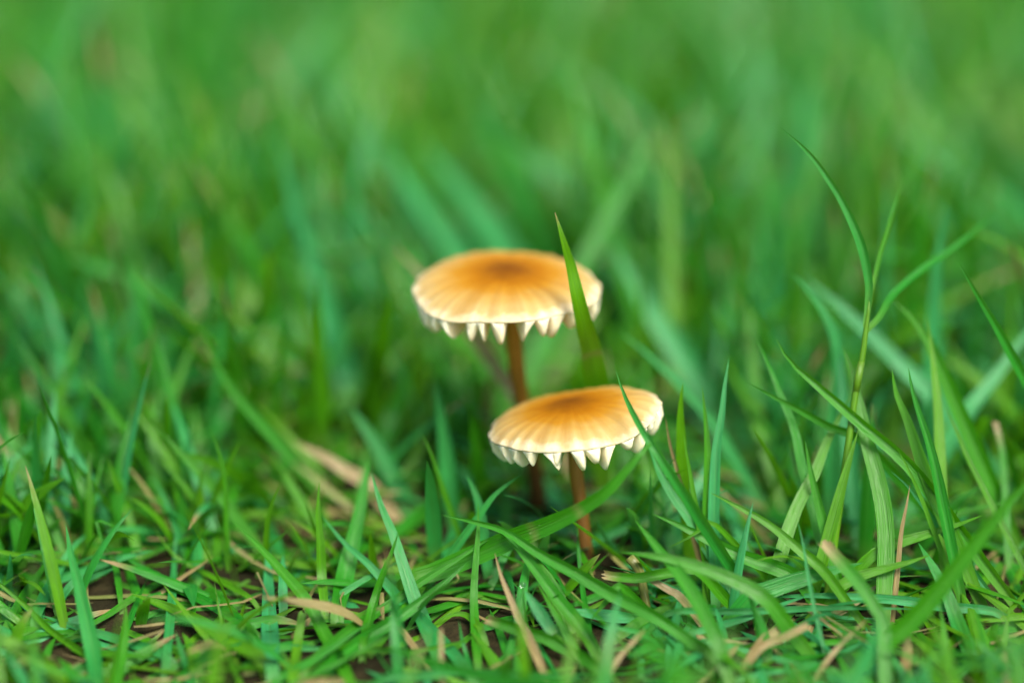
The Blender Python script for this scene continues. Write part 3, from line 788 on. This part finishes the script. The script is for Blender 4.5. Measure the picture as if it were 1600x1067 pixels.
# three-leaved shoot on the right
def shoot():
    st = trace([(1326,690),(1333,640),(1340,595),(1348,555),(1353,515),(1361,465)], 0.0, 0.0, 20)
    r = empty('grass_shoot', st[0])
    tag(r, 'tall slender grass shoot with three thin leaves spreading at its top', 'grass shoot')
    bpy.context.view_layer.update()
    rad = np.interp(np.linspace(0, 1, 21), [0, 0.6, 0.82, 1], [0.5, 0.46, 0.4, 0.26])
    link('stem', tube_mesh('stem', st, rad, M_BLADE, 10, dict(tone=0.0, dry=0.06, seed=0.3)), r, st[0])
    def leaf(pts, w, d0, d1, tone, fold, tw):
        hero_blade(None, pts, w, d0, d1, tone, dict(fold=fold, twist=tw, n=26, curl=0.3), 'leaf', None, r, False)
    leaf([(1353,512),(1357,475),(1358,440),(1347,385),(1329,340),(1305,295),(1265,240),(1219,199)], 13, 0, -2, .75, .55, .1)
    leaf([(1361,468),(1373,415),(1389,360),(1404,310),(1417,266)], 8, 0, 14, .3, .5, .5)
    leaf([(1351,520),(1374,496),(1395,462),(1430,430),(1480,395),(1520,365),(1560,329)], 11, 0, 22, .7, .5, .2)
    c = tube_mesh('node', st[14:17], [0.42, 0.52, 0.42], M_BLADE, 10, dict(tone=0.0, dry=0.12, seed=0.7))
    link('node', c, r, st[15])
shoot()

# small oval seedling leaf and the drop-tipped sprout beside it
def seedling():
    pet = trace([(898,1022),(882,1003),(866,990)], -14, -12, 8)
    r = empty('seedling', pet[0])
    tag(r, 'small oval bluish seedling leaf on a thin stalk right of the dry straw', 'seedling')
    bpy.context.view_layer.update()
    link('stalk', tube_mesh('stalk', pet, np.full(9, 0.2), M_BLADE, 8, dict(tone=0.3, dry=0.1, seed=0.4)), r, pet[0])
    C = trace([(866,991),(852,968),(836,945),(820,922)], -12, -10, 14, False)
    me = blade_mesh('leaf', C, 1.9, 0.2, 0.3, 0.95, 0, 0, False, 0.21, 7)
    link('leaf', me, r, C[0])
    C = trace([(822,965),(818,935),(817,916)], -9, -9, 8)
    s = empty('sprout', C[0])
    tag(s, 'hair-thin sprout tipped with a water drop beside the seedling leaf', 'sprout')
    bpy.context.view_layer.update()
    link('stalk', tube_mesh('stalk', C, np.full(9, 0.13), M_BLADE, 8, dict(tone=0.6, dry=0.0, seed=0.6)), s, C[0])
    bm = bmesh.new()
    bmesh.ops.create_icosphere(bm, subdivisions=3, radius=0.42 * MM)
    for v in bm.verts:
        v.co.z *= 1.12 if v.co.z < 0 else 0.95
        v.co += Vector((C[-1] + np.array([0, 0, 0.3])) * MM)
        v.co -= Vector(C[0] * MM)
    me = bpy.data.meshes.new('water_drop'); bm.to_mesh(me); bm.free()
    me.polygons.foreach_set('use_smooth', np.ones(len(me.polygons), dtype=bool))
    me.materials.append(M_DROP)
    d = bpy.data.objects.new('water_drop', me); col.objects.link(d); d.parent = s
seedling()

# cut stub, orange with a pale hollow end
def cut_stub():
    C = trace([(1004,915),(1000,895),(992,880),(983,870)], -3, -3, 8)
    r = tube_mesh('cut_stub', C, np.linspace(0.5, 0.68, 9), M_BLADE, 12, dict(tone=0.0, dry=0.7, seed=0.13))
    o = link('cut_stub', r, None, C[0])
    tag(o, 'orange cut grass stub with pale end lying amid crossing green blades', 'grass stub')
cut_stub()

for label, pts, d in (('tiny curled pale fibre resting by the small folded pointed blade', [(588,952),(594,950),(598,957),(597,965),(592,966)], -12),
                      ('tiny pale hooked fibre under the tip of the long two-toned blade', [(714,897),(716,904),(712,910),(706,909)], -8)):
    C = trace(pts, d, d, 14, False)
    o = link('curled_fibre', tube_mesh('curled_fibre', C, np.full(15, 0.13), M_BLADE, 6, dict(tone=0.2, dry=0.85, seed=0.9)), None, C[0])
    tag(o, label, 'fibre')

# ------------------------------------------------------------------ turf that fills the lawn
def field(n, x0, x1, y0, y1, rows, lmin, lmax, wmin, wmax, seed, tiller=4, far_tall=True, low=0.0):
    """centrelines (n, rows, 3), width directions and widths for a patch of lawn, grown in small tufts"""
    rs = np.random.default_rng(seed)
    m = max(1, n // tiller)
    tx, ty = rs.uniform(x0, x1, m), rs.uniform(y0, y1, m)
    idx = np.repeat(np.arange(m), tiller)
    nn = len(idx)
    bx = tx[idx] + rs.normal(0, 1.6, nn); by = ty[idx] + rs.normal(0, 1.6, nn)
    az = rs.uniform(0, 2 * math.pi, nn)
    L = rs.uniform(lmin, lmax, nn) * rs.choice([1.0, 1.0, 0.7, 1.25], nn)
    if far_tall:
        L *= np.clip(1.0 + (by - 25) / 110.0, 0.72, 1.45)
    th0 = np.abs(rs.normal(0.25 + low, 0.22 + low * 0.3, nn)); be = rs.uniform(0.0, 1.15, nn)
    W = rs.uniform(wmin, wmax, nn)
    t = np.linspace(0, 1, rows)
    th = th0[:, None] + be[:, None] * t[None]
    ds = L[:, None] / (rows - 1)
    h = np.concatenate([np.zeros((nn, 1)), np.cumsum(np.sin((th[:, 1:] + th[:, :-1]) / 2) * ds, 1)], 1)
    z = np.concatenate([np.zeros((nn, 1)), np.cumsum(np.cos((th[:, 1:] + th[:, :-1]) / 2) * ds, 1)], 1)
    g = ground_z(bx, by) - 0.8
    C = np.stack([bx[:, None] + h * np.cos(az)[:, None], by[:, None] + h * np.sin(az)[:, None], g[:, None] + z], -1)
    C[..., 2] = np.maximum(C[..., 2], ground_z(C[..., 0], C[..., 1]) + 0.4 * t[None])
    patch = np.sin(tx / 11.0 + 1.3 * np.sin(ty / 23.0)) * np.cos(ty / 19.0 + tx / 29.0)
    tone = np.clip(rs.beta(0.9, 0.85, m)[idx] + 0.3 * patch[idx] + rs.normal(0, 0.10, nn), 0, 1)
    dry = np.where(rs.random(nn) < 0.018, rs.uniform(0.6, 1.0, nn), 0.0)
    tip = np.where(rs.random(nn) < 0.18, rs.uniform(0.03, 0.14, nn), 0.0)
    return dict(tuft=idx, C=C, az=az, W=W, tone=tone, dry=dry, tip=tip, tw=rs.normal(0, 0.5, nn), seed=rs.random(nn), fold=rs.uniform(0.15, 0.6, nn))

def take(f, mask):
    return {k: v[mask] for k, v in f.items()}

def field_geometry(f):
    C = f['C']; n, rows, _ = C.shape
    t = np.linspace(0, 1, rows)
    T = unit(np.gradient(C, axis=1))
    S = np.stack([-np.sin(f['az']), np.cos(f['az']), np.zeros(n)], -1)[:, None, :] + 0 * C
    N = unit(np.cross(S, T)); S = unit(np.cross(T, N))
    tw = f['tw'][:, None, None] * (0.3 + t)[None, :, None]
    S, N = S * np.cos(tw) + N * np.sin(tw), N * np.cos(tw) - S * np.sin(tw)
    w = (0.62 + 0.38 * np.sin(np.minimum(t / 0.5, 1) * math.pi / 2)) * np.maximum(1 - t**2.4, 0.0)**0.85
    w[-1] = 0.02
    w = f['W'][:, None] * w[None] * 0.5
    us = np.array([-1.0, 0.0, 1.0])
    V = C[:, :, None, :] + S[:, :, None, :] * (us[None, None, :, None] * (w * np.cos(f['fold'])[:, None])[:, :, None, None]) \
        + N[:, :, None, :] * (np.abs(us)[None, None, :, None] * (w * np.sin(f['fold'])[:, None])[:, :, None, None])
    dr = np.maximum(f['dry'][:, None], np.where(f['tip'][:, None] > 0, np.clip((t[None] - 1 + f['tip'][:, None] * 2) / 0.1, 0, 1), 0))
    A = dict(across=np.broadcast_to(((us + 1) / 2)[None, None], (n, rows, 3)), along=np.broadcast_to(t[None, :, None], (n, rows, 3)),
             tone=np.broadcast_to(f['tone'][:, None, None], (n, rows, 3)), dry=np.broadcast_to(dr[:, :, None], (n, rows, 3)),
             seed=np.broadcast_to(f['seed'][:, None, None], (n, rows, 3)))
    return V, A

def field_mesh(name, f):
    V, A = field_geometry(f)
    n, rows = V.shape[:2]
    b = np.arange(n)[:, None, None] * (rows * 3) + np.arange(rows - 1)[None, :, None] * 3 + np.arange(2)[None, None, :]
    F = np.stack([b, b + 1, b + 4, b + 3], -1).reshape(-1, 4)
    return mesh_from(name, V.reshape(-1, 3), F, M_BLADE, {k: v.ravel() for k, v in A.items()})

# the part of the lawn the photograph shows: dense, with every blade checked so that none stands before the mushrooms
def join(fs):
    off, out = 0, {}
    for f in fs:
        f['tuft'] = f['tuft'] + off
        off = f['tuft'].max() + 1
    return {k_: np.concatenate([f[k_] for f in fs]) for k_ in fs[0]}
near = join([field(7600, -150, 150, -110, 120, 9, 13, 29, 1.3, 2.7, 21),
             field(5200, -190, 190, 40, 420, 9, 18, 34, 2.2, 4.0, 22, 4, True, 0.22),
             field(6000, -140, 140, -115, 130, 9, 11, 24, 1.1, 2.4, 23, 3, False, 0.7)])
# leaves lying flat over the soil, below everything else
flat = field(5200, -140, 140, -118, 140, 9, 9, 24, 1.0, 2.6, 24, 3, False, 1.15)
flat['dry'] = np.maximum(flat['dry'], np.where(np.random.default_rng(4).random(len(flat['dry'])) < 0.02, 0.9, 0.0))
gz_ = ground_z(flat['C'][..., 0], flat['C'][..., 1])
flat['C'][..., 2] = gz_ + (flat['C'][..., 2] - gz_) * 0.45 + 0.3
flat = take(flat, ~((np.hypot(flat['C'][..., 0] - mush1[2][0], flat['C'][..., 1] - mush1[2][1]) < 2.2) |
                    (np.hypot(flat['C'][..., 0] - mush2[2][0], flat['C'][..., 1] - mush2[2][1]) < 2.2)).any(1))
PX, PY, PD = project(near['C'])

def before_mushrooms(PX, PY, PD):
    d = PD - FOCUS
    pad = 22
    c1 = (((PX - 793) / (155 + pad))**2 + ((PY - 452) / (80 + pad))**2 < 1) & (d < 30)
    tl = (PX - 895) * math.cos(0.19) - (PY - 662) * math.sin(0.19)
    tn = (PX - 895) * math.sin(0.19) + (PY - 662) * math.cos(0.19)
    c2 = ((tl / (140 + pad))**2 + (tn / (68 + pad))**2 < 1) & (d < 16)
    s1 = (np.abs(PX - (804 + (PY - 520) * 0.115)) < 26) & (PY > 500) & (PY < 625) & (d < 24)
    s2 = (np.abs(PX - (900 + (PY - 720) * 0.11)) < 24) & (PY > 700) & (PY < 795) & (d < 10)
    s3 = (np.abs(PX - 835) < 22) & (PY > 715) & (PY < 770) & (d < 20)
    return c1 | c2 | s1 | s2 | s3

bad = before_mushrooms(PX, PY, PD).any(1)
# tall stragglers right before the lens side of the sharp zone would hide it: the turf is short there
front = (PD[:, 0] - FOCUS < 6) & ((PY.min(1) < 850) & (PY[:, 0] > 890) & ((np.abs(PX[:, -1] - 900) < 260) | (rng.random(len(PX)) < 0.55)))
# the blades told apart above keep the room they stand in
hx = np.concatenate([project(C)[0] for C, w in hero_C]); hy = np.concatenate([project(C)[1] for C, w in hero_C])
hd = np.concatenate([project(C)[2] for C, w in hero_C])
cover = np.zeros(len(PX), int)
for r_ in range(2, PX.shape[1]):
    dx = PX[:, r_][:, None] - hx[None]; dy = PY[:, r_][:, None] - hy[None]
    cover += (((dx**2 + dy**2) < 20**2) & (PD[:, r_][:, None] < hd[None] + 1.0)).any(1)
back = hd - FOCUS > 18
cover_b = np.zeros(len(PX), int)
for r_ in range(3, PX.shape[1]):
    dx = PX[:, r_][:, None] - hx[None, back]; dy = PY[:, r_][:, None] - hy[None, back]
    cover_b += (((dx**2 + dy**2) < 26**2) & (PD[:, r_][:, None] < hd[None, back] + 3.0)).any(1)
hide = ((cover_b >= 1) & (rng.random(len(PX)) < 0.9)) | (cover >= 3) & (rng.random(len(PX)) < 0.93)
near = take(near, ~(bad | front | hide))

# which of them show largest: a coarse depth count over the frame
def visible_counts(f):
    V, _ = field_geometry(f)
    n, rows = V.shape[:2]
    fine = np.linspace(0, rows - 1.001, rows * 5)
    i0 = fine.astype(int); fr = (fine - i0)[None, :, None, None]
    P = V[:, i0] * (1 - fr) + V[:, i0 + 1] * fr
    a, b, c = P[:, :, 0], P[:, :, 1], P[:, :, 2]
    P = np.stack([a, (a + b) / 2, b, (b + c) / 2, c], 2).reshape(n, -1, 3)
    x, y, d = project(P)
    H, Wd = 214, 320
    ix, iy = (x / 5).astype(int), (y / 5).astype(int)
    ok = (ix >= 0) & (ix < Wd) & (iy >= 0) & (iy < H)
    own = np.broadcast_to(np.arange(n)[:, None], x.shape)
    flat = (iy * Wd + ix)[ok]; dd = d[ok]; ow = own[ok]
    order = np.argsort(-dd, kind='stable')
    buf = np.full(H * Wd, -1)
    buf[flat[order]] = ow[order]
    # blades told apart and the mushrooms hide what is behind them
    for C, w in hero_C:
        hx_, hy_, hd_ = project(spline(C, 120))
        for q in np.linspace(-.45, .45, 5):
            jx, jy = ((hx_ + q * w) / 5).astype(int), (hy_ / 5).astype(int)
            k_ = (jx >= 0) & (jx < Wd) & (jy >= 0) & (jy < H)
            buf[jy[k_] * Wd + jx[k_]] = -1
    gy, gxx = np.mgrid[0:H, 0:Wd] * 5 + 2
    hid = (((gxx - 793) / 152)**2 + ((gy - 450) / 75)**2 < 1) | (((gxx - 895) / 135)**2 + ((gy - 662) / 60)**2 < 1)
    buf[hid.ravel()] = -1
    return np.bincount(buf[buf >= 0], minlength=n)


cnt = visible_counts(near)
per_tuft = np.bincount(near['tuft'], weights=cnt)
best = np.argsort(-per_tuft)[:120]
mask = np.isin(near['tuft'], best)
rows = near['C'].shape[1]
bq = np.arange(rows - 1)[:, None] * 3 + np.arange(2)[None, :]
SF = np.stack([bq, bq + 1, bq + 4, bq + 3], -1).reshape(-1, 4)
for tf in best:
    one = take(near, near['tuft'] == tf)
    SV, SA = field_geometry(one)
    foot = one['C'][:, 0].mean(0)
    foot[2] = ground_z(foot[0], foot[1])
    dlt = (foot - CAM) @ FWD - FOCUS
    tone = one['tone'].mean()
    look = 'yellow-green' if tone < 0.33 else ('mid-green' if tone < 0.62 else 'blue-green')
    size = 'single-bladed' if len(SV) == 1 else ('two-bladed' if len(SV) == 2 else 'several-bladed')
    extra = ' with a withered blade' if (one['dry'] > 0.4).any() else (' with a dry tip' if (one['tip'] > 0.05).any() else '')
    where = 'in the distant blurred turf' if dlt > 85 else ('in soft turf just behind the mushrooms' if dlt > 14 else 'in low turf around the mushroom stems')
    lab = f'{size} {look} grass tuft{extra} {where}'
    r = empty('grass_tuft', foot)
    tag(r, lab, 'grass tuft', lab)
    bpy.context.view_layer.update()
    for q in range(len(SV)):
        me = mesh_from('blade', SV[q].reshape(-1, 3), SF, M_BLADE, {k_: v[q].ravel() for k_, v in SA.items()})
        link('blade', me, r, foot)

rest = take(near, ~mask)
tag(link('grass', field_mesh('grass', rest)), 'dense green lawn grass filling the gaps between single blades', 'grass', None, 'stuff')

tag(link('grass', field_mesh('grass', flat)), 'low creeping grass leaves lying flat over the soil', 'grass', None, 'stuff')

# the lawn going on all round
def ring(n, x0, x1, y0, y1, hx0, hx1, hy0, hy1, rows, seed, lmin, lmax, wmin, wmax):
    f = field(n, x0, x1, y0, y1, rows, lmin, lmax, wmin, wmax, seed, 4, False)
    b = f['C'][:, 0]
    return take(f, ~((b[:, 0] > hx0) & (b[:, 0] < hx1) & (b[:, 1] > hy0) & (b[:, 1] < hy1)))
around = ring(26000, -520, 520, -520, 820, -150, 150, -110, 420, 6, 31, 14, 34, 1.4, 2.8)
tag(link('grass', field_mesh('grass', around)), 'green lawn grass going on around the mushrooms', 'grass', None, 'stuff')
outer = ring(42000, -2200, 2200, -1800, 2800, -520, 520, -520, 820, 4, 41, 20, 42, 2.2, 5.0)
tag(link('grass', field_mesh('grass', outer)), 'green lawn grass reaching into the distance', 'grass', None, 'stuff')

# dead leaf bits on the soil
def thatch(n, seed, x0, x1, y0, y1):
    rs = np.random.default_rng(seed)
    rows = 5
    x, y = rs.uniform(x0, x1, n), rs.uniform(y0, y1, n)
    az = rs.uniform(0, 2 * math.pi, n); L = rs.uniform(4, 16, n)
    t = np.linspace(-.5, .5, rows)
    bend = rs.normal(0, 0.18, n)
    a = az[:, None] + bend[:, None] * t[None]
    C = np.stack([x[:, None] + np.cos(a) * L[:, None] * t[None], y[:, None] + np.sin(a) * L[:, None] * t[None],
                  np.zeros((n, rows))], -1)
    C[..., 2] = ground_z(C[..., 0], C[..., 1]) + 0.3 + rs.uniform(0, 2.2, n)[:, None] + rs.normal(0, 1.2, n)[:, None] * t[None]
    return dict(C=C, az=az, W=rs.uniform(0.35, 1.05, n), tone=rs.random(n), dry=rs.uniform(0.7, 1, n), tip=np.zeros(n),
                tw=rs.normal(0, 0.4, n), seed=rs.random(n), fold=rs.uniform(0.1, 0.5, n))
th = thatch(1700, 77, -170, 170, -120, 430)
tx, ty, td = project(th['C'])
th = take(th, ~before_mushrooms(tx, ty, td).any(1))
tag(link('thatch', field_mesh('thatch', th)), 'tan and brown dead leaf litter on the soil under the grass', 'litter', None, 'stuff')
